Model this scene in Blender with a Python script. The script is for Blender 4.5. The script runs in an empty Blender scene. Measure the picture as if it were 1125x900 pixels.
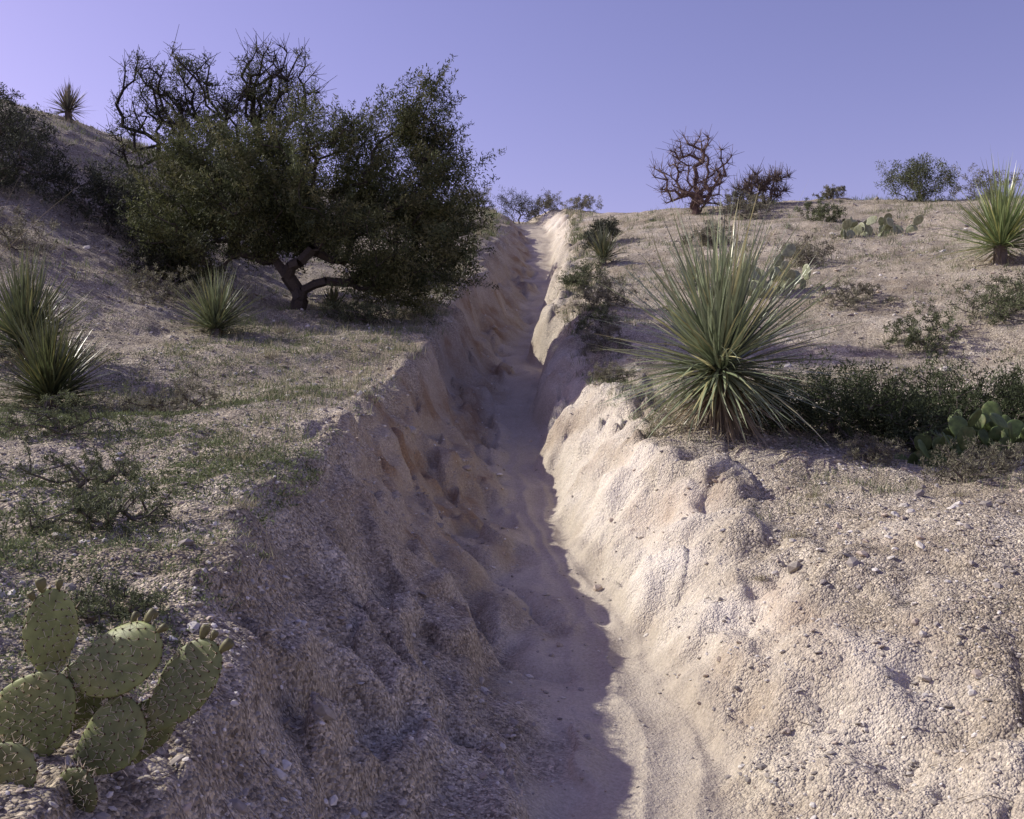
import bpy, math, random
import numpy as np
from mathutils import Vector
random.seed(7); rng=np.random.default_rng(11)
scene=bpy.context.scene
SUN_EL=34.0; SUN_DIR_XY=(-0.94,0.34)   # where the sun is

# ------------------------------------------------------------ numeric helpers
def pchip(X,Z,q):
    h=np.diff(X,axis=1); d=np.diff(Z,axis=1)/h
    m=np.zeros_like(Z); a=d[:,:-1]; b=d[:,1:]
    s=a+b; s=np.where(np.abs(s)<1e-9,1e-9,s)
    m[:,1:-1]=np.where(a*b>0,2*a*b/s,0); m[:,0]=d[:,0]; m[:,-1]=d[:,-1]
    q=np.clip(q,X[:,0],X[:,-1])
    i=np.clip((q[:,None]>=X).sum(1)-1,0,X.shape[1]-2); r=np.arange(len(q))
    hh=h[r,i]; t=(q-X[r,i])/hh
    z=(2*t**3-3*t**2+1)*Z[r,i]+(t**3-2*t**2+t)*hh*m[r,i]+(-2*t**3+3*t**2)*Z[r,i+1]+(t**3-t**2)*hh*m[r,i+1]
    return z,i+t
def vnoise(x,y,seed=0):
    xi=np.floor(x).astype(np.int64); yi=np.floor(y).astype(np.int64)
    fx=x-xi; fy=y-yi; fx=fx*fx*fx*(fx*(fx*6-15)+10); fy=fy*fy*fy*(fy*(fy*6-15)+10)
    def hsh(a,b):
        h=(a*374761393+b*668265263+seed*982451653)&0xffffffff
        h=((h^(h>>13))*1274126177)&0xffffffff
        h=((h^(h>>16))*2246822519)&0xffffffff
        return (h&0xffffff)/float(0xffffff)
    return (hsh(xi,yi)*(1-fx)+hsh(xi+1,yi)*fx)*(1-fy)+(hsh(xi,yi+1)*(1-fx)+hsh(xi+1,yi+1)*fx)*fy
def fbm(x,y,o=3,seed=0):
    s=0;a=1;t=0
    for k in range(o):
        s=s+a*vnoise(x*2**k+k*17.3,y*2**k-k*9.1,seed+k); t+=a; a*=.5
    return s/t*2-1
def sst(a,b,x):
    t=np.clip((x-a)/(b-a),0,1); return t*t*(3-2*t)

# ------------------------------------------------------------ terrain cross sections (metres)
S={
-12:[(-60,-1),(-10,.5),(-5,.2),(-2.5,.0),(-1.2,-.2),(-.3,-.8),(.1,-1),(.9,-1),(1.3,-.8),(2,-.5),(4,-.2),(8,0),(15,.2),(60,-1)],
0:[(-60,3),(-10,2),(-5,1.2),(-2,.8),(-.95,.72),(-.35,.15),(.0,-.12),(1.0,-.15),(1.5,0),(2.2,.12),(4,.5),(8,.8),(15,1),(60,1)],
2:[(-60,4),(-11,2.5),(-5,1.25),(-2,.88),(-.93,.83),(-.32,.24),(.2,-.08),(1.0,-.09),(1.4,.0),(2.2,.16),(4,.55),(8,1),(15,1.3),(60,1.5)],
3:[(-60,4.5),(-11,2.7),(-5,1.4),(-2,1.0),(-1.0,.97),(-.38,.33),(.25,-.05),(.98,-.06),(1.4,.05),(2.15,.23),(4,.65),(8,1.1),(15,1.6),(60,2)],
4:[(-60,5),(-11,2.9),(-5,1.45),(-2.2,1.12),(-1.12,1.12),(-.46,.44),(.34,.0),(.88,-.01),(1.3,.14),(2.1,.42),(4,.85),(8,1.35),(15,2),(60,2.5)],
6:[(-60,6),(-11,3.2),(-5,1.55),(-2.5,1.34),(-1.28,1.36),(-.62,.64),(.36,.2),(.70,.2),(1.02,.48),(1.7,.80),(3.5,1.04),(8,1.7),(15,2.7),(60,4)],
8.5:[(-60,8),(-11,3.7),(-5,1.85),(-3,1.7),(-1.32,1.7),(-.78,.98),(.05,.6),(.33,.6),(.70,1.0),(1.25,1.45),(3.8,1.25),(8,2.15),(15,3.4),(60,5)],
12:[(-60,9),(-11,5.0),(-6,3.3),(-3.5,2.55),(-1.15,2.42),(-.75,1.65),(-.1,1.3),(.24,1.3),(.52,1.8),(.95,2.2),(4.5,2.35),(8,3.05),(15,4.3),(60,6)],
16:[(-60,10),(-11,6.8),(-7,4.9),(-3.5,3.5),(-.98,3.3),(-.58,2.6),(-.02,2.25),(.34,2.25),(.58,2.9),(.95,3.25),(4.5,3.5),(8,4.0),(15,5.3),(60,7)],
20:[(-60,12),(-11,8.0),(-7.5,6.7),(-4,4.9),(-.75,4.35),(-.35,3.6),(.22,3.2),(.6,3.2),(.82,3.8),(1.15,4.2),(4.5,4.7),(8,5.0),(15,6.2),(60,8)],
26:[(-60,13),(-13,9.2),(-8,8.0),(-4,7.0),(-.55,5.95),(.0,5.25),(.6,4.95),(.98,4.95),(1.25,5.5),(1.6,5.9),(5,6.6),(9,6.9),(15,7.2),(60,8)],
31:[(-60,12),(-14,9.8),(-9,8.9),(-4,8.2),(-.4,7.1),(.2,6.6),(.7,6.3),(1.25,6.3),(1.55,6.75),(1.95,7.2),(5.5,7.9),(9.5,8.15),(15.5,7.9),(60,7.5)],
40:[(-60,10),(-14,9.6),(-9,9.7),(-4,10),(-.5,9.5),(.1,9.05),(.4,8.85),(1.3,8.85),(1.7,9.2),(2.3,9.6),(6,9.4),(10,9),(17,8),(60,6)],
47:[(-60,9),(-14,9.2),(-9,10),(-4,11),(-2.0,11.0),(-1.3,10.7),(-.9,10.4),(.6,10.4),(1.1,10.7),(1.8,10.9),(6,9.8),(11,8.6),(18,7),(60,5)],
60:[(-60,6),(-16,8.5),(-10,9.2),(-6,9.6),(-4,9.8),(-3,9.6),(-2,9.5),(-1,9.5),(0,9.5),(2,9.4),(6,8.6),(11,7.6),(18,6),(60,3)],
140:[(-60,-3),(-16,-2),(-10,-2),(-6,-2),(-4,-2),(-3,-2),(-2,-2),(-1,-2),(0,-2),(2,-2),(6,-2),(11,-2.5),(18,-3),(60,-4)],
3000:[(-60,-12),(-16,-12),(-10,-12),(-6,-12),(-4,-12),(-3,-12),(-2,-12),(-1,-12),(0,-12),(2,-12),(6,-12),(11,-12),(18,-12),(60,-12)]}
ys=np.array(sorted(S)); SX=np.array([[p[0] for p in S[k]] for k in ys]); SZ=np.array([[p[1] for p in S[k]] for k in ys])
yf=np.concatenate([np.linspace(-12,60,3000),np.linspace(60.5,3000,2000)])
TX=np.stack([pchip(np.tile(ys.astype(float),(len(yf),1)),np.tile(SX[:,k],(len(yf),1)),yf)[0] for k in range(14)],1)
TZ=np.stack([pchip(np.tile(ys.astype(float),(len(yf),1)),np.tile(SZ[:,k],(len(yf),1)),yf)[0] for k in range(14)],1)
def terr(x,y,detail=True):
    x=np.atleast_1d(np.asarray(x,float)); y=np.atleast_1d(np.asarray(y,float))
    out=np.empty(len(x)); tt=np.empty(len(x))
    for a in range(0,len(x),100000):
        b=a+100000; yy=np.clip(y[a:b],-12,3000)
        g=np.exp(-((x[a:b]-.1)/1.9)**2)
        xq=x[a:b]+g*((.09+.20*sst(9,14,yy))*fbm(yy/1.9,x[a:b]*0+3.1,2,5)+.13*fbm(yy/.55,x[a:b]/.7,3,6)+.06*fbm(yy/.16,x[a:b]/.2,2,8)*sst(.35,.6,np.abs(x[a:b]-.3))*(.5+.5*sst(3,6,yy)))
        X=np.stack([np.interp(yy,yf,TX[:,k]) for k in range(14)],1)
        Z=np.stack([np.interp(yy,yf,TZ[:,k]) for k in range(14)],1)
        out[a:b],tt[a:b]=pchip(X,Z,xq)
    if not detail: return out,tt
    t=tt
    floor=sst(5.6,6.1,t)*(1-sst(6.95,7.5,t))
    wl=sst(3.7,4.4,t)*(1-sst(5.6,6.2,t)); wr=sst(7.0,7.5,t)*(1-sst(8.9,9.4,t))
    far=sst(50,100,y)
    D=.12*fbm(x/1.7,y/1.7,3,21)*(1-floor)*(1-.4*(wl+wr))
    D+=.055*fbm(x/.45,y/.45,3,33)*(1-.75*floor)
    D+=.016*fbm(x/.11,y/.11,3,44)*(1-.45*floor)*(1-.1*wr)
    wob=.5*fbm(x/.8,y/.8,2,60)
    brk=sst(.35,.7,vnoise(x/.9,y/1.3,66))
    c=y+.95*x+wob; r=np.abs(vnoise(c/.5,x/1.1+y*.1,61)-.5)*2
    r2=np.abs(vnoise(c/.19,x/.5,62)-.5)*2
    D-=wl*(.15*(1-r)**3*(.25+.75*brk)+.03*(1-r2)**2)
    c=y-.6*x+wob*1.2; r=np.abs(vnoise(c/.6,x/.9,63)-.5)*2; r2=np.abs(vnoise(c/.22,x/.5,65)-.5)*2
    D-=wr*(.15*(1-r)**3*(.2+.8*brk)+.04*(1-r2)**3*sst(.3,.6,vnoise(x/.5,y/.6,67)))
    D+=wr*.085*fbm(x/.26,y/.36,3,72)
    q=fbm(x/.5,y/.8,3,76); D+=wr*.10*(sst(.0,.10,q)-.5)*sst(5,8,y)
    q=fbm(x/.5,y/.9,3,73); D+=wl*(.05*fbm(x/.2,y/.5,2,71)+.11*(sst(.0,.12,q)-.5))
    zb=(out+.06*fbm(x/.9,y/.9,2,74))/.24; fr=zb-np.floor(zb)
    D+=(wl*.8+wr*.5)*.11*(sst(.0,.3,fr)-fr)*sst(.3,.55,vnoise(x/.8,y/1.1,75))
    D-=floor*.02*np.abs(np.sin((t-6)*6.28+fbm(y/2,y*0,2,4)*2))
    D+=.6*fbm(x/9,y/9,2,81)*sst(12,40,np.abs(x)+np.maximum(y-50,0))
    return out+D*(1-far)+far*(3*fbm(x/60,y/60,3,91)),tt
def H(x,y): return float(terr([x],[y])[0][0])

# ------------------------------------------------------------ mesh builder
class MB:
    def __init__(s): s.v=[];s.c=[];s.f=[];s.n=0
    def add(s,v,f,c):
        v=np.asarray(v,float).reshape(-1,3); f=np.asarray(f,int)
        c=np.asarray(c,float)
        if c.ndim==1: c=np.tile(c,(len(v),1))
        s.v.append(v); s.c.append(c); s.f.append(f+s.n); s.n+=len(v)
    def obj(s,name,mat,smooth=False,parent=None,loc=None):
        v=np.concatenate(s.v); c=np.concatenate(s.c)
        if loc is not None: v=v-np.array(loc)
        me=bpy.data.meshes.new(name)
        me.vertices.add(len(v)); me.vertices.foreach_set('co',v.ravel().astype(np.float32))
        tot=np.concatenate([np.full(len(f),f.shape[1]) for f in s.f]); li=np.concatenate([f.ravel() for f in s.f])
        me.loops.add(len(li)); me.loops.foreach_set('vertex_index',li.astype(np.int32))
        me.polygons.add(len(tot)); st=np.concatenate([[0],np.cumsum(tot)[:-1]])
        me.polygons.foreach_set('loop_start',st.astype(np.int32)); me.polygons.foreach_set('loop_total',tot.astype(np.int32))
        me.polygons.foreach_set('use_smooth',np.full(len(tot),smooth))
        me.update(calc_edges=True)
        at=me.color_attributes.new('Col','FLOAT_COLOR','POINT')
        at.data.foreach_set('color',np.concatenate([c,np.ones((len(c),1))],1).ravel().astype(np.float32))
        me.materials.append(mat)
        o=bpy.data.objects.new(name,me); scene.collection.objects.link(o)
        if loc is not None and parent is None: o.location=loc
        if parent: o.parent=parent
        return o
def empty(name,loc):
    e=bpy.data.objects.new(name,None); e.location=loc; scene.collection.objects.link(e); e.empty_display_size=.2; return e
def unit(a): return a/np.maximum(np.linalg.norm(a,axis=-1,keepdims=True),1e-9)

def leaves(mb,cent,n,spread,L,W,cols,up=.3,cvar=.25):
    cent=np.asarray(cent,float); k=len(cent); N=k*n
    off=rng.normal(size=(N,3)); off=unit(off)*(rng.random((N,1))**.5)
    sp=np.repeat(np.broadcast_to(np.asarray(spread,float),(k,)) if np.ndim(spread)<2 else spread,n,0)
    off=off*(sp[:,None] if sp.ndim==1 else sp)
    c=np.repeat(cent,n,0)+off
    a=unit(rng.normal(size=(N,3))+unit(off)*.8+np.array([0,0,up]))
    b=unit(np.cross(a,rng.normal(size=(N,3))))
    l=(L*(.6+.8*rng.random((N,1)))); w=(W*(.6+.8*rng.random((N,1))))
    v=np.stack([c-b*w*.5,c+b*w*.5,c+a*l+b*w*.25,c+a*l-b*w*.25],1).reshape(-1,3)
    col=np.repeat(np.asarray(cols,float).reshape(k,3),n,0)*(1-cvar+2*cvar*rng.random((N,1)))
    mb.add(v,np.arange(N*4).reshape(-1,4),np.repeat(col,4,0))
def blades(mb,base,dirs,L,W,droop,col,seg=5,fold=.0,tipcol=None,bend=0.0):
    N=len(base); base=np.asarray(base,float); dirs=unit(np.asarray(dirs,float)); L=np.broadcast_to(L,(N,));W=np.broadcast_to(W,(N,));droop=np.broadcast_to(droop,(N,))
    side=unit(np.cross(dirs,np.array([0,0,1.])+.25*rng.normal(size=(N,3))))
    col=np.broadcast_to(np.asarray(col,float),(N,3)); tip=col if tipcol is None else np.broadcast_to(np.asarray(tipcol,float),(N,3))
    bd=rng.normal(size=(N,3))*bend
    V=[];C=[]
    for i in range(seg+1):
        t=i/seg
        p=base+dirs*(L*t)[:,None]+bd*(L*t*t)[:,None]; p=p-np.array([0,0,1.])*(droop*L*t*t)[:,None]
        w=W*(.55+.9*t if t<.35 else (.865)*(1-(t-.35)/.65)**.8+.02)
        V+=[p-side*w[:,None]*.5,p+side*w[:,None]*.5]
        cc=col*(1-t)+tip*t; C+=[cc,cc]
    V=np.stack(V,1);C=np.stack(C,1);M=V.shape[1]
    f=np.array([[2*i,2*i+1,2*i+3,2*i+2] for i in range(seg)])
    F=(np.arange(N)[:,None,None]*M+f[None]).reshape(-1,4)
    mb.add(V.reshape(-1,3),F,C.reshape(-1,3))
def tubes(mb,P,Q,r0,r1,col,ns=5):
    P=np.asarray(P,float);Q=np.asarray(Q,float);N=len(P)
    if N==0:return
    d=unit(Q-P); a=unit(np.cross(d,np.array([.31,.17,.93]))); b=np.cross(d,a)
    ang=np.arange(ns)/ns*2*np.pi
    ring=np.cos(ang)[None,:,None]*a[:,None]+np.sin(ang)[None,:,None]*b[:,None]
    V=np.concatenate([P[:,None]+ring*np.asarray(r0).reshape(-1,1,1),(Q+d*0.1*np.asarray(r1).reshape(-1,1))[:,None]+ring*np.asarray(r1).reshape(-1,1,1)],1)
    f=np.array([[i,(i+1)%ns,ns+(i+1)%ns,ns+i] for i in range(ns)])
    F=(np.arange(N)[:,None,None]*2*ns+f[None]).reshape(-1,4)
    c=np.asarray(col,float)[None]*(.75+.5*rng.random((N,1)))
    mb.add(V.reshape(-1,3),F,np.repeat(c,2*ns,0))
def skeleton(base,targets,step=.15,jit=.04,tip=.006,power=.5,stems=None,bias=.25):
    nodes=[np.array(base,float)];par=[-1]
    targets=sorted([np.array(t,float) for t in targets],key=lambda t:np.linalg.norm(t-nodes[0]))
    if stems:
        for s in stems: targets.insert(0,np.array(s,float))
    ends=[]
    for t in targets:
        A=np.array(nodes); d=np.linalg.norm(A-t,axis=1)+bias*np.linalg.norm(A-A[0],axis=1)+ .6*np.maximum(A[:,2]-t[2],0)
        i=int(np.argmin(d)); n=max(1,int(np.linalg.norm(A[i]-t)/step)); p0=A[i]; last=i
        side=rng.normal(size=3)*np.linalg.norm(t-p0)*.12
        for k in range(1,n+1):
            u=k/n; p=p0*(1-u)+t*u+side*math.sin(u*math.pi)+rng.normal(size=3)*jit*(1 if k<n else 0)
            nodes.append(p);par.append(last);last=len(nodes)-1
        ends.append(last)
    nodes=np.array(nodes); cnt=np.zeros(len(nodes))
    for e in ends:
        while e>=0: cnt[e]+=1; e=par[e]
    return nodes,par,tip*np.maximum(cnt,1)**power
def skel_mesh(mb,sk,col,ns=5):
    n,p,r=sk; idx=np.arange(1,len(n)); pa=np.array(p[1:])
    rp=np.minimum(r[pa],r[idx]*1.35); tubes(mb,n[pa],n[idx],rp,r[idx],col,ns)

# ------------------------------------------------------------ materials
def mat_base(name):
    m=bpy.data.materials.new(name); m.use_nodes=True; nt=m.node_tree
    return m,nt,nt.nodes['Principled BSDF'],nt.nodes['Material Output']
def foliage_mat(name,rough=.6,transl=.25,spec=.3,nscale=30):
    m,nt,p,out=mat_base(name); N=nt.nodes;L=nt.links
    at=N.new('ShaderNodeAttribute'); at.attribute_name='Col'
    no=N.new('ShaderNodeTexNoise'); no.inputs['Scale'].default_value=nscale; no.inputs['Detail'].default_value=1; g=N.new('ShaderNodeNewGeometry'); L.new(g.outputs['Position'],no.inputs['Vector'])
    mr=N.new('ShaderNodeMapRange'); mr.inputs[3].default_value=.65; mr.inputs[4].default_value=1.35; L.new(no.outputs['Fac'],mr.inputs[0])
    mx=N.new('ShaderNodeVectorMath'); mx.operation='SCALE'; L.new(at.outputs['Color'],mx.inputs[0]); L.new(mr.outputs[0],mx.inputs['Scale'])
    L.new(mx.outputs[0],p.inputs['Base Color']); p.inputs['Roughness'].default_value=rough; p.inputs['Specular IOR Level'].default_value=spec
    if transl>0:
        tr=N.new('ShaderNodeBsdfTranslucent'); L.new(mx.outputs[0],tr.inputs['Color'])
        ms=N.new('ShaderNodeMixShader'); ms.inputs[0].default_value=transl
        L.new(p.outputs[0],ms.inputs[1]);L.new(tr.outputs[0],ms.inputs[2]);L.new(ms.outputs[0],out.inputs[0])
    return m
M_leaf=foliage_mat('juniper_foliage',.7,.22,.2)
M_blade=foliage_mat('yucca_leaf',.38,.2,.65,12)
M_grass=foliage_mat('dry_grass',.7,.3,.2)
M_bark=foliage_mat('weathered_bark',.85,0,.1,40)
M_stone=foliage_mat('stone',.9,0,.15,60)
def pad_mat():
    m,nt,p,out=mat_base('cactus_skin'); N=nt.nodes;L=nt.links
    at=N.new('ShaderNodeAttribute'); at.attribute_name='Col'; g=N.new('ShaderNodeNewGeometry')
    no=N.new('ShaderNodeTexNoise'); no.inputs['Scale'].default_value=25; no.inputs['Detail'].default_value=5; L.new(g.outputs['Position'],no.inputs['Vector'])
    n2=N.new('ShaderNodeTexNoise'); n2.inputs['Scale'].default_value=9; n2.inputs['Detail'].default_value=3; L.new(g.outputs['Position'],n2.inputs['Vector'])
    mr=N.new('ShaderNodeMapRange'); mr.inputs[1].default_value=.3; mr.inputs[2].default_value=.7; mr.inputs[3].default_value=.7; mr.inputs[4].default_value=1.3; L.new(no.outputs['Fac'],mr.inputs[0])
    mx=N.new('ShaderNodeVectorMath'); mx.operation='SCALE'; L.new(at.outputs['Color'],mx.inputs[0]); L.new(mr.outputs[0],mx.inputs['Scale'])
    cr=N.new('ShaderNodeValToRGB'); cr.color_ramp.elements[0].position=.55; cr.color_ramp.elements[1].position=.75; cr.color_ramp.elements[0].color=(0,0,0,1); cr.color_ramp.elements[1].color=(.6,.6,.6,1); L.new(n2.outputs['Fac'],cr.inputs[0])
    m2=N.new('ShaderNodeMix'); m2.data_type='RGBA'; L.new(cr.outputs[0],m2.inputs[0]); L.new(mx.outputs[0],m2.inputs[6]); m2.inputs[7].default_value=(.30,.27,.10,1)
    L.new(m2.outputs[2],p.inputs['Base Color']); p.inputs['Roughness'].default_value=.55; p.inputs['Specular IOR Level'].default_value=.3
    tr=N.new('ShaderNodeBsdfTranslucent'); L.new(m2.outputs[2],tr.inputs['Color']); ms=N.new('ShaderNodeMixShader'); ms.inputs[0].default_value=.15
    L.new(p.outputs[0],ms.inputs[1]);L.new(tr.outputs[0],ms.inputs[2]);L.new(ms.outputs[0],out.inputs[0])
    b=N.new('ShaderNodeBump'); b.inputs['Strength'].default_value=.3; b.inputs['Distance'].default_value=.004; L.new(no.outputs['Fac'],b.inputs['Height']); L.new(b.outputs[0],p.inputs['Normal'])
    return m
M_pad=pad_mat()
def ground_mat():
    m,nt,p,out=mat_base('desert_gravel_soil'); N=nt.nodes;L=nt.links
    g=N.new('ShaderNodeNewGeometry'); pos=g.outputs['Position']
    def noise(s,d=4,r=.6):
        n=N.new('ShaderNodeTexNoise'); n.inputs['Scale'].default_value=s; n.inputs['Detail'].default_value=d; n.inputs['Roughness'].default_value=r; L.new(pos,n.inputs['Vector']); return n.outputs['Fac']
    def vor(s):
        n=N.new('ShaderNodeTexVoronoi'); n.inputs['Scale'].default_value=s; L.new(pos,n.inputs['Vector']); return n
    def ramp(f,st):
        r=N.new('ShaderNodeValToRGB'); e=r.color_ramp.elements
        while len(e)<len(st): e.new(.5)
        for k,(a,c) in enumerate(st): e[k].position=a; e[k].color=(*c,1)
        L.new(f,r.inputs[0]); return r.outputs[0]
    def mix(f,a,b,bt='MIX'):
        x=N.new('ShaderNodeMix'); x.data_type='RGBA'; x.blend_type=bt
        if isinstance(f,float): x.inputs[0].default_value=f
        else: L.new(f,x.inputs[0])
        for s,vv in ((6,a),(7,b)):
            if isinstance(vv,tuple): x.inputs[s].default_value=(*vv,1)
            else: L.new(vv,x.inputs[s])
        return x.outputs[2]
    def math_(op,a,b):
        x=N.new('ShaderNodeMath'); x.operation=op
        for s,vv in ((0,a),(1,b)):
            if isinstance(vv,(float,int)): x.inputs[s].default_value=vv
            else: L.new(vv,x.inputs[s])
        return x.outputs[0]
    at=N.new('ShaderNodeAttribute'); at.attribute_name='Col'   # R trail, G wall-left, B wall-right
    sp=N.new('ShaderNodeSeparateColor'); L.new(at.outputs['Color'],sp.inputs[0])
    nA=noise(1.6,5); nF=noise(55,3,.75)
    base=ramp(nA,[(.3,(.34,.30,.235)),(.5,(.465,.415,.335)),(.7,(.58,.53,.445))])
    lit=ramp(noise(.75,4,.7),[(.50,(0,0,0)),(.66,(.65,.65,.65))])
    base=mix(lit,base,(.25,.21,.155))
    v1=vor(95); v2=vor(38)
    s1=N.new('ShaderNodeSeparateColor'); L.new(v1.outputs['Color'],s1.inputs[0]); s2=N.new('ShaderNodeSeparateColor'); L.new(v2.outputs['Color'],s2.inputs[0])
    peb=ramp(s1.outputs[0],[(.0,(.42,.40,.39)),(.5,(.92,.9,.88)),(.85,(1.22,1.2,1.16)),(1,(1.6,1.56,1.5))])
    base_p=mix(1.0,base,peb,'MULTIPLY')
    peb2=ramp(s2.outputs[1],[(.0,(.45,.42,.41)),(.3,(.95,.93,.9)),(.9,(1.05,1.05,1.05)),(1,(1.5,1.47,1.4))])
    base_p=mix(.65,base_p,mix(1.0,base_p,peb2,'MULTIPLY'))
    fine=ramp(nF,[(.3,(.76,.75,.73)),(.7,(1.12,1.12,1.12))])
    trail=mix(1.0,ramp(nA,[(.3,(.47,.405,.325)),(.7,(.60,.535,.44))]),fine,'MULTIPLY')
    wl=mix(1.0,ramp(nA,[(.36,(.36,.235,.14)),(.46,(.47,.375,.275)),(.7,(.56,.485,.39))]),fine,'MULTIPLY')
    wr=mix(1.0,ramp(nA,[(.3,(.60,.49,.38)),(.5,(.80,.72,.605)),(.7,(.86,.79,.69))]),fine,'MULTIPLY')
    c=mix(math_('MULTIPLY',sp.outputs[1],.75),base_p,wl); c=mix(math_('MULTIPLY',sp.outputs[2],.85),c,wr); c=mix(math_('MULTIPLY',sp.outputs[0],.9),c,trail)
    L.new(c,p.inputs['Base Color']); p.inputs['Roughness'].default_value=.95; p.inputs['Specular IOR Level'].default_value=.1
    smooth=math_('SUBTRACT',1.0,math_('MULTIPLY',math_('MAXIMUM',sp.outputs[0],math_('MULTIPLY',sp.outputs[2],.4)),.8))
    h=math_('ADD',math_('MULTIPLY',math_('MULTIPLY',v1.outputs['Distance'],-.9),smooth),math_('MULTIPLY',nF,.9))
    h=math_('ADD',h,math_('MULTIPLY',math_('MULTIPLY',v2.outputs['Distance'],-1.2),smooth))
    b=N.new('ShaderNodeBump'); b.inputs['Strength'].default_value=.85; b.inputs['Distance'].default_value=.014; L.new(h,b.inputs['Height']); L.new(b.outputs[0],p.inputs['Normal'])
    return m
M_ground=ground_mat()

# ------------------------------------------------------------ ground mesh
rows=list(np.linspace(-12,.6,45)); y=.6
while y<50: y+=.0045*(y+1.6); rows.append(y)
while y<2900: y*=1.12; rows.append(min(y,3000))
rows=np.array(rows)
core=np.linspace(-1,1,620); outer=np.geomspace(1.03,80,45)
sv=np.concatenate([-outer[::-1],core,outer])
YY=np.repeat(rows[:,None],len(sv),1); XX=sv[None]*(.6*(np.maximum(rows,0)+2.2))[:,None]+.0
zz,tt=terr(XX.ravel(),YY.ravel())
nr,nc=XX.shape
a=(np.arange(nr-1)[:,None]*nc+np.arange(nc-1)[None]).ravel()
gf=np.stack([a,a+1,a+nc+1,a+nc],1)
X1=XX.ravel();Y1=YY.ravel()
edge=.45*fbm(X1/.45,Y1/.45,4,7)
lim=1-sst(50,58,Y1)
tr=sst(5.5,6.0,tt+edge)*(1-sst(7.1,7.7,tt+edge))*lim
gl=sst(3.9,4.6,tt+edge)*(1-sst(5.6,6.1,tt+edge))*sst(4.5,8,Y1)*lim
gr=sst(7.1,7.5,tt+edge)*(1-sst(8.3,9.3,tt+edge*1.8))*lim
gr=gr*(.45+.55*sst(3.5,6,Y1))*(1-.45*sst(9.5,14,Y1)*(1-sst(28,36,Y1)))*(.75+.25*sst(.3,.6,vnoise(X1/.35,Y1/.5,14)))  # pale wall colour cut back along the upper gully, shade painted into the mask
mb=MB(); mb.add(np.stack([X1,Y1,zz],1),gf,np.stack([tr,gl,gr],1)); mb.obj('ground',M_ground,smooth=True)

# ------------------------------------------------------------ stones
ph=(1+5**.5)/2
ICO=unit(np.array([(-1,ph,0),(1,ph,0),(-1,-ph,0),(1,-ph,0),(0,-1,ph),(0,1,ph),(0,-1,-ph),(0,1,-ph),(ph,0,-1),(ph,0,1),(-ph,0,-1),(-ph,0,1)],float))
IF=np.array([(0,11,5),(0,5,1),(0,1,7),(0,7,10),(0,10,11),(1,5,9),(5,11,4),(11,10,2),(10,7,6),(7,1,8),(3,9,4),(3,4,2),(3,2,6),(3,6,8),(3,8,9),(4,9,5),(2,4,11),(6,2,10),(8,6,7),(9,8,1)])
def stones(mb,x,y,size,sink=.25):
    N=len(x); z,t=terr(x,y)
    sc=size[:,None]*np.stack([.7+.6*rng.random(N),.6+.6*rng.random(N),.35+.4*rng.random(N)],1)
    V=ICO[None]*(1+.35*(rng.random((N,12,1))-.5))*sc[:,None]
    an=rng.random(N)*6.28; ca,sa=np.cos(an)[:,None],np.sin(an)[:,None]
    til=(rng.random((N,2))-.5)*.8
    xx=V[:,:,0]*ca-V[:,:,1]*sa; yy=V[:,:,0]*sa+V[:,:,1]*ca; z2=V[:,:,2]+xx*til[:,:1]+yy*til[:,1:]
    V=np.stack([xx+x[:,None],yy+y[:,None],z2+(z+size*sink*.4)[:,None]],2)
    F=(np.arange(N)[:,None,None]*12+IF[None]).reshape(-1,3)
    pal=np.array([(.42,.375,.31),(.53,.49,.425),(.34,.305,.265),(.46,.385,.31),(.64,.60,.54),(.28,.25,.225)])
    c=pal[rng.integers(0,len(pal),N)]*(.8+.4*rng.random((N,1)))
    mb.add(V.reshape(-1,3),F,np.repeat(c,12,0))
n=50000
y=np.exp(rng.uniform(math.log(1.4),math.log(24),n)); x=rng.uniform(-.62,.62,n)*(y+1.2)
_,t=terr(x,y,False); fl=sst(5.5,6.1,t)*(1-sst(7,7.6,t)); wrm=sst(7.1,7.5,t)*(1-sst(8.3,9.2,t)); wlm=sst(4.2,4.8,t)*(1-sst(5.6,6.1,t))
dens=vnoise(x/.5,y/.5,5)
keep=rng.random(n)<(1-.93*fl)*(1-.75*wrm*sst(4,6,y))*(1-.6*wlm*sst(3,6,y))*(.35+.9*dens)
x=x[keep];y=y[keep]
size=(.0035+.0012*y**.8)*np.exp(rng.normal(0,.45,len(x)))
mb=MB(); stones(mb,x,y,size,.5); mb.obj('gravel',M_stone)
n=520
y=np.exp(rng.uniform(math.log(1.8),math.log(30),n)); x=rng.uniform(-.6,.6,n)*(y+1)
_,t=terr(x,y,False); keep=(t<4.3)|(t>8.7); keep|=(rng.random(n)<.06); x=x[keep];y=y[keep]
mb=MB(); stones(mb,x,y,.012+.02*rng.random(len(x))**2+.0035*y*rng.random(len(x)),.2); mb.obj('scattered_rocks',M_stone)

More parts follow.
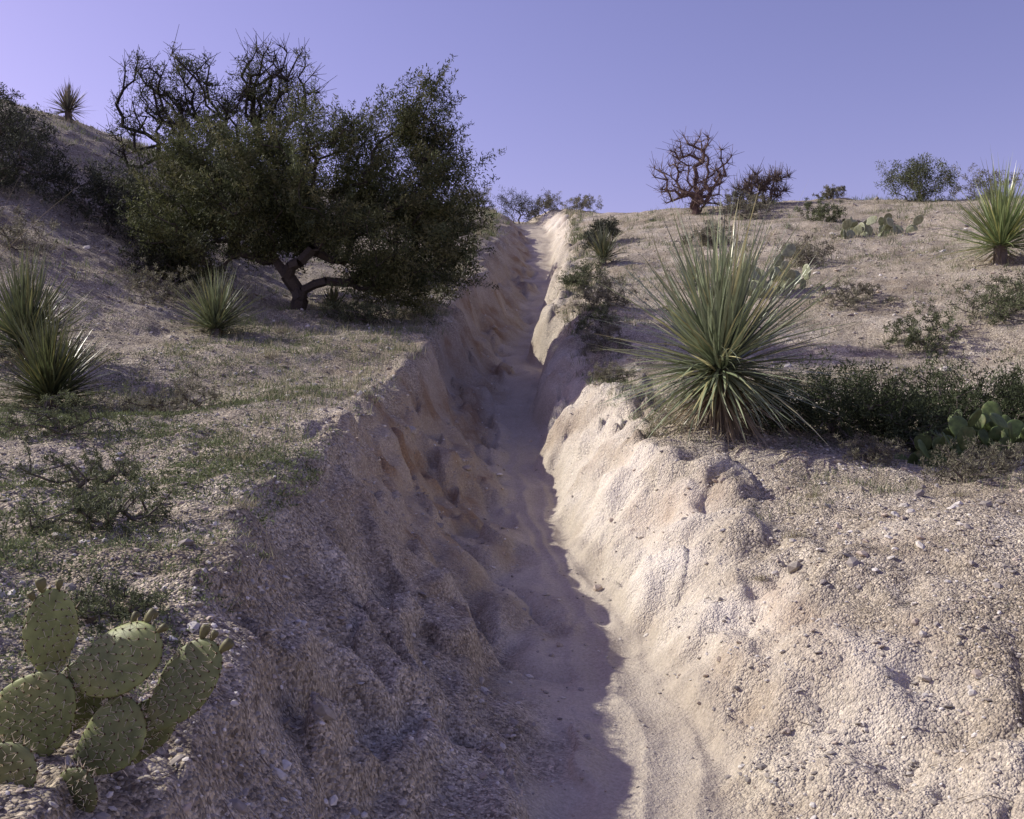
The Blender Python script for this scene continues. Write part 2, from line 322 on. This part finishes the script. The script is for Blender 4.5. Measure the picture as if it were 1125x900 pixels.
# ------------------------------------------------------------ yuccas
def yucca(name,x,y,n,L,head,width,elmin=-35,green=(.13,.165,.07),dead=60,trunk=.07,aspect=1.0,pw=1.0,bend=.06):
    z0=H(x,y)-.03
    mb=MB()
    el=np.radians(elmin+(90-elmin)*rng.random(n)**pw); az=rng.random(n)*6.283
    d=np.stack([np.cos(el)*np.cos(az),np.cos(el)*np.sin(az),np.sin(el)],1)
    ln=L*(.55+.47*rng.random(n))*(.8+.26*np.clip(np.sin(el),0,1)*aspect)*(1-.35*np.clip(-np.sin(el),0,1))
    base=np.array([x,y,z0+head])+d*.05+rng.normal(size=(n,3))*.02
    g=np.array(green); cols=g*(.6+.85*rng.random((n,1)))*np.array([1,1,1]); yl=rng.random(n)<.16; cols[yl]=cols[yl]*np.array([1.9,1.5,1.3])
    blades(mb,base,d,ln,width*(.7+.5*rng.random(n)),.02+.22*rng.random(n)**1.5*np.cos(el)+.03*rng.random(n),cols,6,tipcol=cols*1.3+np.array([.03,.015,0]),bend=bend)
    if dead:
        el=np.radians(-80+62*rng.random(dead)); az=rng.random(dead)*6.283
        d=np.stack([np.cos(el)*np.cos(az),np.cos(el)*np.sin(az),np.sin(el)],1)
        base=np.array([x,y,z0+head*.8])+d*.04
        blades(mb,base,d,np.minimum(L*.75,(head+.3))*(.6+.5*rng.random(dead)),width*.7,.1,np.array([.36,.29,.19])*(.5+.7*rng.random((dead,1))),5,bend=.12)
    tubes(mb,[(x,y,z0-.1)],[(x,y,z0+head)],[trunk*1.2],[trunk],(.12,.09,.06),9)
    return mb.obj(name,M_blade,loc=(x,y,z0))
yucca('yucca_plant',1.80,8.5,860,1.5,.56,.027,-34,(.20,.24,.145),240,.09,aspect=.8,pw=1.0,bend=.12)
yucca('yucca_plant',7.95,16,620,1.4,.3,.026,-12,(.19,.25,.11),60,.1,pw=.9)
yucca('yucca_plant',-3.62,12,480,.80,.10,.018,-5,(.13,.16,.085),50)
yucca('yucca_plant',-3.85,8.2,640,.80,.10,.018,-5,(.07,.09,.04),60,bend=.09)
yucca('yucca_plant',-4.75,9.6,600,1.0,.16,.02,-5,(.085,.11,.055),60,bend=.09)
yucca('yucca_plant',-9.25,20.5,200,.62,.25,.03,-15,(.10,.10,.08),60,.07)
yucca('yucca_plant',1.95,21,200,.75,.15,.03,0,(.09,.11,.06),40,bend=.1)
yucca('yucca_plant',3.1,17,160,.5,.08,.02,0,(.19,.22,.12),20)
yucca('yucca_plant',-2.6,14.3,160,.45,.05,.018,0,(.15,.17,.09),20)

# ------------------------------------------------------------ juniper
def lobes_points(base,lobes,n,thr=.42,rmin=.35,seed=3):
    vol=np.array([l[3]*l[4]*l[5] for l in lobes])**.75; pr=vol/vol.sum(); out=[]
    while len(out)<n:
        l=lobes[rng.choice(len(lobes),p=pr)]
        d=unit(rng.normal(size=3)); r=rmin+(1.1-rmin)*rng.random()**.6
        p=np.array(l[:3])+d*np.array(l[3:])*r
        q=p*2.3
        if vnoise(np.array([q[0]+q[2]*.7]),np.array([q[1]+q[2]*1.1]),seed)[0]<thr: continue
        if p[2]<.15 or (p[2]<.85 and abs(p[0])<.75): continue
        out.append(p+np.array(base))
    return np.array(out)
def tree_obj(name,base,wood,leafmb,mw=M_bark,ml=M_leaf):
    e=empty(name,base)
    o=wood.obj('trunk_and_limbs',mw,parent=None); o.parent=e; o.matrix_parent_inverse=e.matrix_basis.inverted()
    if leafmb:
        o=leafmb.obj('foliage',ml); o.parent=e; o.matrix_parent_inverse=e.matrix_basis.inverted()
    return e
bx,by=-3.1,14.0; bz=H(bx,by)-.08; B=(bx,by,bz)
LB=[(-.9,0,1.6,1.1,1.1,1.0),(.26,.2,1.95,1.15,1.2,1.0),(1.4,0,2.1,.85,.9,1.0),(2.05,0,1.6,.65,.8,.85),(1.1,-.3,1.0,1.2,.9,.75),(1.9,.1,.85,.65,.65,.65),(1.3,.3,.6,.9,.6,.4),(-.3,-.3,1.25,1.0,.9,.55),(-1.6,.2,1.75,.65,.7,.75),(1.85,0,2.75,.4,.45,.6),(-1.3,.5,2.4,.6,.6,.5),(-1.5,0,1.0,.65,.6,.5)]
pts=lobes_points(B,LB,1850,.40)
wood=MB(); sk=skeleton(B,pts[:450],.16,.03,.0055,.5,stems=[(bx-.55,by,bz+.85),(bx+.1,by+.2,bz+.95),(bx+.55,by,bz+.8),(bx+.3,by-.3,bz+.9),(bx-.25,by-.1,bz+.8)],bias=.3)
skel_mesh(wood,sk,(.08,.068,.058),6)
lf=MB(); pal=np.array([(.085,.10,.042),(.12,.132,.055),(.065,.078,.036),(.165,.165,.075)])
cc=pal[rng.integers(0,4,len(pts))]*(.65+.75*rng.random((len(pts),1)))
leaves(lf,pts,78,.10+.14*rng.random(len(pts)),.042,.014,cc,.5)
tp=pts[rng.integers(0,len(pts),900)]; cen=np.array(B)+np.array([.3,0,1.5]); dd=unit(unit(tp-cen)+np.array([0,0,.5])+rng.normal(size=tp.shape)*.25)
tp2=(tp[:,None]+dd[:,None]*np.linspace(.1,.42,5)[None,:,None]).reshape(-1,3)
leaves(lf,tp2,12,.045,.042,.013,np.repeat(cc[rng.integers(0,len(cc),900)],5,0),.5)
tree_obj('juniper_tree',B,wood,lf)

def crown_pts(c,r,n): 
    d=unit(rng.normal(size=(n,3)))*(rng.random((n,1))**.4); return np.array(c)+d*np.array(r)
bx,by=-4.9,17.0; bz=H(bx,by)-.1; B=(bx,by,bz)
zt=8.0-bz
T=np.concatenate([crown_pts((bx-1.0,by,bz+zt-.9),(1.05,.8,.75),110),crown_pts((bx+.8,by,bz+zt-.8),(.8,.7,.8),90),crown_pts((bx-.1,by,bz+zt-1.5),(1.2,.9,.6),60),crown_pts((bx-1.7,by,bz+zt-1.7),(.5,.5,.6),25)])
wood=MB(); sk=skeleton(B,T,.28,.035,.009,.45,stems=[(bx-.5,by,bz+1.3),(bx+.4,by,bz+1.4)],bias=.45); skel_mesh(wood,sk,(.05,.043,.04),6)
tn=sk[0][rng.integers(60,len(sk[0]),1500)]; tubes(wood,tn,tn+rng.normal(size=tn.shape)*.13+np.array([0,0,.10]),np.full(1500,.006),np.full(1500,.003),(.06,.05,.045),3)
lf=MB(); k=T[rng.random(len(T))<.7]; k=np.concatenate([k,crown_pts((bx-.1,by,bz+zt-1.9),(1.5,.8,.8),220),crown_pts((bx+.6,by,bz+zt-1.0),(.8,.6,.6),90),crown_pts((bx-.8,by,bz+zt-.7),(.6,.5,.45),45)])
leaves(lf,k,42,.14,.045,.014,pal[rng.integers(0,4,len(k))]*.8,.4)
tree_obj('gnarled_juniper_tree',B,wood,lf)

def dead_tree(x,y,h,w,col,n=110,name='dead_tree',tip=.012,lo=.62):
    z=H(x,y)-.1; T=crown_pts((x,y,z+h*lo),(w/2,w/2,h*(1-lo)),n); T+=rng.normal(size=T.shape)*.15*np.array([1,1,.8])
    wood=MB(); sk=skeleton((x,y,z),T,.2,.035,tip,.42,stems=[(x-.15*w,y,z+h*.3),(x+.15*w,y,z+h*.25),(x,y,z+h*.35)],bias=.3)
    skel_mesh(wood,sk,col,5); m=1300
    tn=sk[0][rng.integers(10,len(sk[0]),m)]; tubes(wood,tn,tn+rng.normal(size=tn.shape)*.15+np.array([0,0,.1]),np.full(m,.009),np.full(m,.004),col,3)
    return wood.obj(name,M_bark,loc=(x,y,z))
dead_tree(5.25,28.2,2.4,2.3,(.15,.105,.09),95,tip=.017,lo=.52)
dead_tree(7.5,29.3,.95,1.5,(.13,.10,.085),50,tip=.012)

# ------------------------------------------------------------ shrubs
def shrub(name,x,y,w,h,col,nl=90,lsize=.04,n=70,wood=(.15,.13,.11),dens=30,flat=.5,clr=.16):
    z=H(x,y)-.05
    T=crown_pts((x,y,z+h*flat),(w/2,w/2,h*.48),n)+rng.normal(size=(n,3))*w*.06
    T[:,2]=terr(T[:,0],T[:,1])[0]+np.maximum((T[:,2]-z),.03)*1.0
    wd=MB(); sk=skeleton((x,y,z),T,max(.06,h*.1),.02,.0022+h*.002,.45); skel_mesh(wd,sk,wood,4)
    lf=MB(); T2=np.concatenate([T,T[rng.integers(0,n,nl)]+rng.normal(size=(nl,3))*w*.06])
    cc=np.array(col)*(.55+.9*rng.random((len(T2),1)))
    leaves(lf,T2,dens,h*clr*.7,lsize,lsize*.33,cc,.5)
    e=empty(name,(x,y,z))
    for o in (wd.obj('stems',M_bark),lf.obj('foliage',M_leaf)):
        o.parent=e; o.matrix_parent_inverse=e.matrix_basis.inverted()
G1=(.07,.088,.04);G2=(.12,.137,.07);GR=(.19,.18,.125);GD=(.06,.066,.042)
for a in [(-7.9,15.5,2.0,1.15,GD,220,.045,110),(-9.2,17.2,2.0,.7,GD,160,.045,90),(-6.4,15.5,1.8,.9,GD,160,.045,90),(-5.5,15.6,1.7,1.3,GD,220,.045,90),(-4.9,14.2,1.4,.7,GD,160,.04,80),
          (11.3,27.5,1.9,1.25,G2,200,.055,90),(6.6,28.5,.9,.5,GR,40,.045,60),(9.6,29.5,.9,.35,GR,60,.045,40),
          (.3,43.5,2.0,1.5,GD,60,.05,110),(1.5,44,1.8,.8,GR,120,.05,80),(-1.9,43,2.2,.8,GR,140,.05,90),(2.9,41,1.8,.7,GR,80,.05,50),
          (2.95,9.0,1.3,.55,G1,300,.028,120),(3.5,8.7,1.1,.42,G1,220,.028,90),(2.4,8.9,.9,.45,G1,160,.028,70),(4.6,9.0,1.2,.5,G1,260,.028,110),(4.0,9.4,1.3,.55,G1,240,.028,110),(5.3,9.4,1.2,.5,G1,220,.028,90),
          (5.5,18.5,1.2,.5,GR,90,.035,50),(6.3,12.5,1.4,.45,G2,140,.028,80),(7.2,13.2,1.5,.42,GR,90,.028,60),(5.0,14.5,1.0,.3,GR,70,.028,50),(5.0,12,1.0,.3,G2,90,.028,60),
          (3.2,6.9,.6,.24,GR,60,.018,60),(3.6,7.3,.5,.2,GR,60,.018,60),(2.8,7.7,.6,.2,GR,60,.018,60),(6.2,26,1.4,.5,GR,90,.045,50),(2.2,24.5,1.0,.7,GD,120,.05,70),(4.4,22,1.3,.4,GR,90,.04,50),(7.5,24,1.3,.4,G2,90,.04,50),
          (-1.3,27,1.2,.7,GR,90,.05,50),(-1.9,18.5,1.4,.6,GR,120,.04,70),(-2.0,13.6,1.1,.35,G2,120,.028,60),(-4.6,13,1.2,.35,GR,80,.028,50),(-6.6,12.8,1.4,.5,GR,80,.03,50),
          (1.4,15.5,.9,.45,GR,100,.03,70),(1.2,12.6,.7,.28,GR,80,.022,60),(1.3,18.5,.9,.5,G2,100,.03,70),(1.1,10.6,.5,.2,GR,60,.018,50),(1.2,14,.6,.3,G2,70,.022,50),
          (-2.15,4.9,.6,.15,G2,60,.014,60),(-1.65,3.95,.6,.14,G2,90,.014,70),(-1.25,3.0,.35,.09,G2,60,.012,50),(-2.9,6.2,.8,.18,G2,90,.016,60),(-2.7,7.6,.8,.2,GR,90,.02,70),(13.5,28,2,.8,GR,80,.05,50)]:
    shrub('desert_shrub',*a)

# ------------------------------------------------------------ grass, weeds
def tufts(mb,x,y,n,L,W,col,spread=.03,up=1.2):
    z,_=terr(x,y); N=len(x)*n
    c=np.repeat(np.stack([x,y,z-.01],1),n,0); off=rng.normal(size=(N,3))*np.array([spread,spread,0]); 
    d=rng.normal(size=(N,3))*np.array([.55,.55,.1])+np.array([0,0,up])
    ll=np.repeat(np.asarray(L,float)*np.ones(len(x)),n)*(.4+.7*rng.random(N)); cl=np.repeat(np.asarray(col),n,0)*(.7+.6*rng.random((N,1)))
    blades(mb,c+off,d,ll,np.repeat(np.asarray(W,float)*np.ones(len(x)),n),.3*rng.random(N),cl,3)
def region(n,x0,x1,y0,y1,thr=.0,seed=1,s=.8):
    x=rng.uniform(x0,x1,n);y=rng.uniform(y0,y1,n); _,t=terr(x,y,False)
    k=((t<4.2)|(t>8.9))&(vnoise(x/s,y/s,seed)*.7+.3*rng.random(n)>thr); return x[k],y[k]
straw=np.array((.42,.38,.26)); grn=np.array((.16,.19,.09)); gg=np.array((.26,.26,.155))
def cmix(n): 
    r=rng.random((n,1)); p=np.stack([straw,grn,gg,grn])[rng.integers(0,4,n)]; return p*(.8+.4*r)
mb=MB()
for args,L,W,nb in [((1400,-3.8,-1.0,8,15.5,.36,1),.115,.005,13),((2200,-5,-1.0,3.5,9,.42,2),.06,.003,12),((550,1.2,5,6.5,11,.42,3),.11,.0045,14),
                  ((1200,.8,9,9.5,20,.42,4),.13,.007,14),((1500,-12,-1.0,12,26,.38,5),.18,.009,13),((1200,1.5,14,18,31,.4,6),.2,.011,14),
                  ((500,-8,3,26,47,.3,7),.3,.018,14),((180,1.4,5,3,7,.55,8),.05,.003,9),((260,-2.5,-.9,2.2,4,.42,9),.05,.0022,10)]:
    x,y=region(*args); tufts(mb,x,y,nb,L*(.5+.9*rng.random(len(x))),W,cmix(len(x)),.03+L*.25)
y=np.exp(rng.uniform(math.log(5.5),math.log(40),520)); sd=rng.random(520)<.5
x=np.where(sd,np.interp(y,yf,TX[:,4])-.1-.45*rng.random(520),np.interp(y,yf,TX[:,9])-.12+.5*rng.random(520)); k=sd|(y>8); x=x[k];y=y[k]
tufts(mb,x,y,18,.05+.007*y,.0035+.0004*y,cmix(len(x)),.06)
for (x,y,l) in [(-1.55,5.6,.12),(-1.2,4.4,.1),(1.75,6.1,.1),(2.1,6.8,.1),(1.45,5.7,.07),(2.9,6.4,.08),(-2.6,10.5,.2),(-3.4,10.2,.15),(-1.5,9.2,.16),(3.1,10.4,.22),(2.4,10.2,.22),(-5.6,14.5,.25),(-2.9,12.4,.2)]:
    tufts(mb,np.array([x]),np.array([y]),90,l,.0025+.0003*y,np.array([straw*.85]),l*.35,.8)
mb.obj('dry_grass',M_grass)
mb=MB()
for n_,x0,x1,y0,y1,thr,sc in [(6500,-4.8,-1.1,3.3,8,.42,1.0),(1100,-1.9,-.95,2.4,4.0,.44,.7),(1300,-5.5,-1.6,7.6,12,.45,1.2),(300,2.3,4.8,7.2,9.3,.5,1.1)]:
    x,y=region(n_,x0,x1,y0,y1,thr,17,.7); z,_=terr(x,y)
    leaves(mb,np.stack([x,y,z+.012*sc],1),14,np.tile(np.array([.06,.06,.022])*sc,(len(x),1)),.015*sc,.007*sc,np.array([.155,.185,.085])*(.5+.9*rng.random((len(x),1))),.8)
    tufts(mb,x,y,3,.05*sc,.002,np.tile(np.array([.26,.26,.16]),(len(x),1)),.03)
mb.obj('ground_weeds',M_leaf)
mb=MB(); 
for i in range(7):
    x,y=-5.9+.25*rng.normal(),10.5+.3*rng.normal(); z=H(x,y)
    blades(mb,np.array([[x,y,z]]),np.array([[.45+.2*rng.normal(),0,1.]]),1.5+.6*rng.random(),.012,.15,(.2,.17,.12),8)
mb.obj('dry_flower_stalks',M_grass)
n=450; y=np.exp(rng.uniform(math.log(2),math.log(14),n)); x=rng.uniform(-.55,.55,n)*(y+1); _,t=terr(x,y,False); k=(t<5)|(t>8); x=x[k];y=y[k]
z,_=terr(x,y); a=rng.random(len(x))*6.28; l=.03+.07*rng.random(len(x)); x2=x+np.cos(a)*l;y2=y+np.sin(a)*l; z2,_=terr(x2,y2)
mb=MB(); tubes(mb,np.stack([x,y,z+.004],1),np.stack([x2,y2,z2+.006],1),np.full(len(x),.0018),np.full(len(x),.001),(.18,.14,.11),4); mb.obj('fallen_twigs',M_bark)

# ------------------------------------------------------------ prickly pears
def pad(mb,sp,b,up,nrm,w,h,th=.02,col=(.21,.235,.095),spines=True,sc=1.0):
    b=np.array(b,float);up=unit(np.array(up,float));nrm=np.array(nrm,float); nrm=unit(nrm-up*nrm.dot(up)); sd=np.cross(up,nrm)
    cv=rng.normal()*.5; k1,k2,p1,p2=rng.normal()*.035,rng.normal()*.03,rng.random()*6,rng.random()*6; sk=rng.normal()*.08
    def surf(r,a,side):
        v=np.sin(a)*r; u=np.cos(a)*r
        ir=1+k1*np.sin(2*a+p1)+k2*np.sin(3*a+p2)
        wid=(1-.34*np.clip(-v,0,1)**1.3)*ir; curl=.10*(u*u)+.05*v*v+.05*np.sin(3*a+p1)*r**3
        tt=np.sqrt(np.clip(1-r**2.6,0,1))*th*.5*side
        return b+sd*(u*wid*w*.5+sk*v*w)[...,None]+up*((v*ir+1)*h*.5)[...,None]+nrm*(tt+curl*w*.7*cv)[...,None]
    a=np.arange(40)/40*2*np.pi; rs=np.array([.12,.3,.5,.68,.82,.91,.97])
    rings=[surf(np.full(len(a),r),a,1) for r in rs]+[surf(np.full(len(a),1.),a,0)]+[surf(np.full(len(a),r),a,-1) for r in rs[::-1]]
    c0=surf(np.array([0.]),np.array([0.]),1);c1=surf(np.array([0.]),np.array([0.]),-1)
    V=np.concatenate(rings+[c0,c1]); m=len(a); n=len(rings); j=np.arange(m); j1=(j+1)%m
    F=np.concatenate([np.stack([i*m+j,i*m+j1,(i+1)*m+j1,(i+1)*m+j],1) for i in range(n-1)])
    C=np.tile(np.array(col)*(.85+.3*rng.random()),(len(V),1))
    rim=np.concatenate([np.full(m,r) for r in list(rs)+[1.]+list(rs[::-1])]+[np.zeros(2)]); C=C*(1+.3*(rim**6))[:,None]
    s0=mb.n; mb.add(V,F,C)
    mb.f.append(np.concatenate([np.stack([j1,j,0*j+n*m],1),np.stack([(n-1)*m+j,(n-1)*m+j1,0*j+n*m+1],1)])+s0)
    if spines:
        for side in (1,-1):
            st=.020*sc
            for iy,vy in enumerate(np.arange(-h/2,h/2,st*.9)):
                for ux in np.arange(-w/2,w/2,st):
                    uu=(ux+(st/2 if iy%2 else 0)+rng.normal()*.0018)/(w/2); vv=(vy+rng.normal()*.0018)/(h/2); r=math.hypot(uu,vv)
                    if r>.98: continue
                    p=surf(np.array([r]),np.array([math.atan2(vv,uu)]),side)[0]
                    areole(sp,p,nrm*side,sc)
        for aa in np.linspace(-.3,math.pi+.3,15):
            p=surf(np.array([1.]),np.array([aa]),0)[0]; areole(sp,p,sd*math.cos(aa)+up*math.sin(aa),sc*1.15)
    return surf
def areole(sp,p,nr,sc):
    q=ICO*.0026*sc+p; sp.add(q,IF,(.12,.08,.04))
    k=4; d=unit(nr+rng.normal(size=(k,3))*.6)
    tubes(sp,np.tile(p,(k,1)),p+d*(.008+.012*rng.random((k,1)))*sc,np.full(k,.0007*sc),np.full(k,.0002),(.75,.68,.52),3)
def fruit(mb,p,d,col=(.14,.07,.06),s=1):
    p=np.array(p,float); d=unit(np.array(d,float)); a=unit(np.cross(d,[.1,.9,.2])); b=np.cross(d,a)
    prof=[(0,.35),(.15,.6),(.45,.9),(.75,1),(.95,.85),(1,.55),(.93,.0)]; m=12; V=[]
    for t,r in prof:
        for j in range(m):
            an=j/m*6.283; V.append(p+d*t*.028*s+(a*math.cos(an)+b*math.sin(an))*r*.010*s)
    F=[(i*m+j,i*m+(j+1)%m,(i+1)*m+(j+1)%m,(i+1)*m+j) for i in range(len(prof)-1) for j in range(m)]
    mb.add(V,np.array(F),np.array(col))
def pear_obj(name,loc,mb,sp):
    e=empty(name,loc)
    for o in ((mb.obj('pads',M_pad,smooth=True),sp.obj('spines',M_grass)) if sp.n else (mb.obj('pads',M_pad,smooth=True),)):
        o.parent=e; o.matrix_parent_inverse=e.matrix_basis.inverted()
mb=MB();sp=MB(); Y=2.1
def padf(b,up,nrm,w,h,th,col=(.22,.25,.095),fr=()):
    s=pad(mb,sp,b,up,nrm,w,h,th,col); U=unit(np.array(up,float))
    for a in fr:
        p=s(np.array([.98]),np.array([math.pi/2+a]),0)[0]; dd=p-(np.array(b)+U*h*.5); fruit(mb,p,dd,(.17,.16,.07),.8+.4*rng.random())
padf((-1.06,Y,.84),(.38,-.05,1),(-.05,-1,.35),.19,.22,.024)
padf((-1.0,Y+.03,1.02),(.0,.02,1),(.85,-.7,.1),.125,.19,.02,fr=(-.3,.25,.6))
padf((-.95,Y-.01,1.02),(.95,0,.45),(-.1,-1,.5),.15,.225,.022,fr=(.2,.7,1.1))
padf((-.93,Y-.02,.84),(.75,-.05,.6),(-.1,-1,.35),.14,.20,.022)
padf((-.77,Y-.02,.93),(.68,.0,.8),(-.4,-1,.3),.14,.225,.021,fr=(-.2,.3,.6))
padf((-1.10,Y-.12,.78),(.6,-.1,.65),(.1,-1,.4),.15,.20,.022,(.17,.19,.075))  # low and rear pads: darker green, overlap shade painted into their colour
padf((-.99,Y+.10,.88),(.4,.1,1),(.3,-1,.1),.14,.18,.02,(.15,.17,.065))
padf((-.89,Y-.10,.76),(.15,-.2,.9),(-.3,-.9,.3),.11,.13,.02,(.17,.19,.08))
padf((-.84,Y+.06,.82),(.4,.1,.9),(.5,-.9,.2),.12,.16,.02,(.15,.17,.065))
pear_obj('prickly_pear_cactus',(-.93,Y,.8),mb,sp)
def pear_cluster(x,y,r,n,ps,col,hmax=3):
    z=H(x,y); mb=MB();sp=MB()
    for i in range(n):
        px,py=x+rng.uniform(-r,r),y+rng.uniform(-r,r)*.6; pz=H(px,py)-.05
        b=np.array([px,py,pz]); up=unit(np.array([rng.normal()*.5,rng.normal()*.4,1]))
        for k in range(rng.integers(1,hmax+1)):
            w=ps*(.7+.4*rng.random()); h=w*1.2
            pad(mb,sp,b,up,(rng.normal()*1.1,-1,.2+.4*rng.normal()),w,h,.025,col,False)
            b=b+up*h*.93; up=unit(up+rng.normal(size=3)*np.array([.7,.45,.2]))
    pear_obj('prickly_pear_cactus',(x,y,z),mb,sp)
pear_cluster(3.8,8.1,.55,54,.16,(.11,.15,.05),3)
pear_cluster(4.35,16,.4,16,.22,(.30,.32,.20),4)
pear_cluster(7.9,21.5,.7,24,.22,(.30,.32,.20),2)

# ------------------------------------------------------------ light, sky, camera
el=math.radians(SUN_EL); sx,sy=SUN_DIR_XY; nrm=math.hypot(sx,sy); sx/=nrm; sy/=nrm
sdv=Vector((sx*math.cos(el),sy*math.cos(el),math.sin(el)))
ld=bpy.data.lights.new('sun','SUN'); ld.energy=5.0; ld.angle=math.radians(.5); ld.color=(1,.96,.86)
lo=bpy.data.objects.new('sun',ld); lo.rotation_euler=(-sdv).to_track_quat('-Z','Y').to_euler(); lo.location=(-20,10,20); scene.collection.objects.link(lo)
w=bpy.data.worlds.new('World'); scene.world=w; w.use_nodes=True; nt=w.node_tree; bg=nt.nodes['Background']
sky=nt.nodes.new('ShaderNodeTexSky'); sky.sky_type='NISHITA'; sky.sun_disc=False; sky.sun_elevation=el; sky.sun_rotation=math.atan2(sx,sy)%(2*math.pi)
sky.air_density=1.0; sky.dust_density=.8; sky.ozone_density=2.5
tint=nt.nodes.new('ShaderNodeMix'); tint.data_type='RGBA'; tint.blend_type='MULTIPLY'; tint.inputs[0].default_value=1; tint.inputs[7].default_value=(1.38,.90,1.15,1)
nt.links.new(sky.outputs[0],tint.inputs[6]); nt.links.new(tint.outputs[2],bg.inputs[0]); bg.inputs[1].default_value=.128
cd=bpy.data.cameras.new('camera'); cd.lens=34.56; cd.sensor_width=36; cd.clip_end=6000; cd.clip_start=.05
co=bpy.data.objects.new('camera',cd); co.location=(0,0,1.6); co.rotation_euler=(math.radians(90),0,0); scene.collection.objects.link(co); scene.camera=co
scene.view_settings.view_transform='Standard'; scene.view_settings.look='None'; scene.view_settings.exposure=0
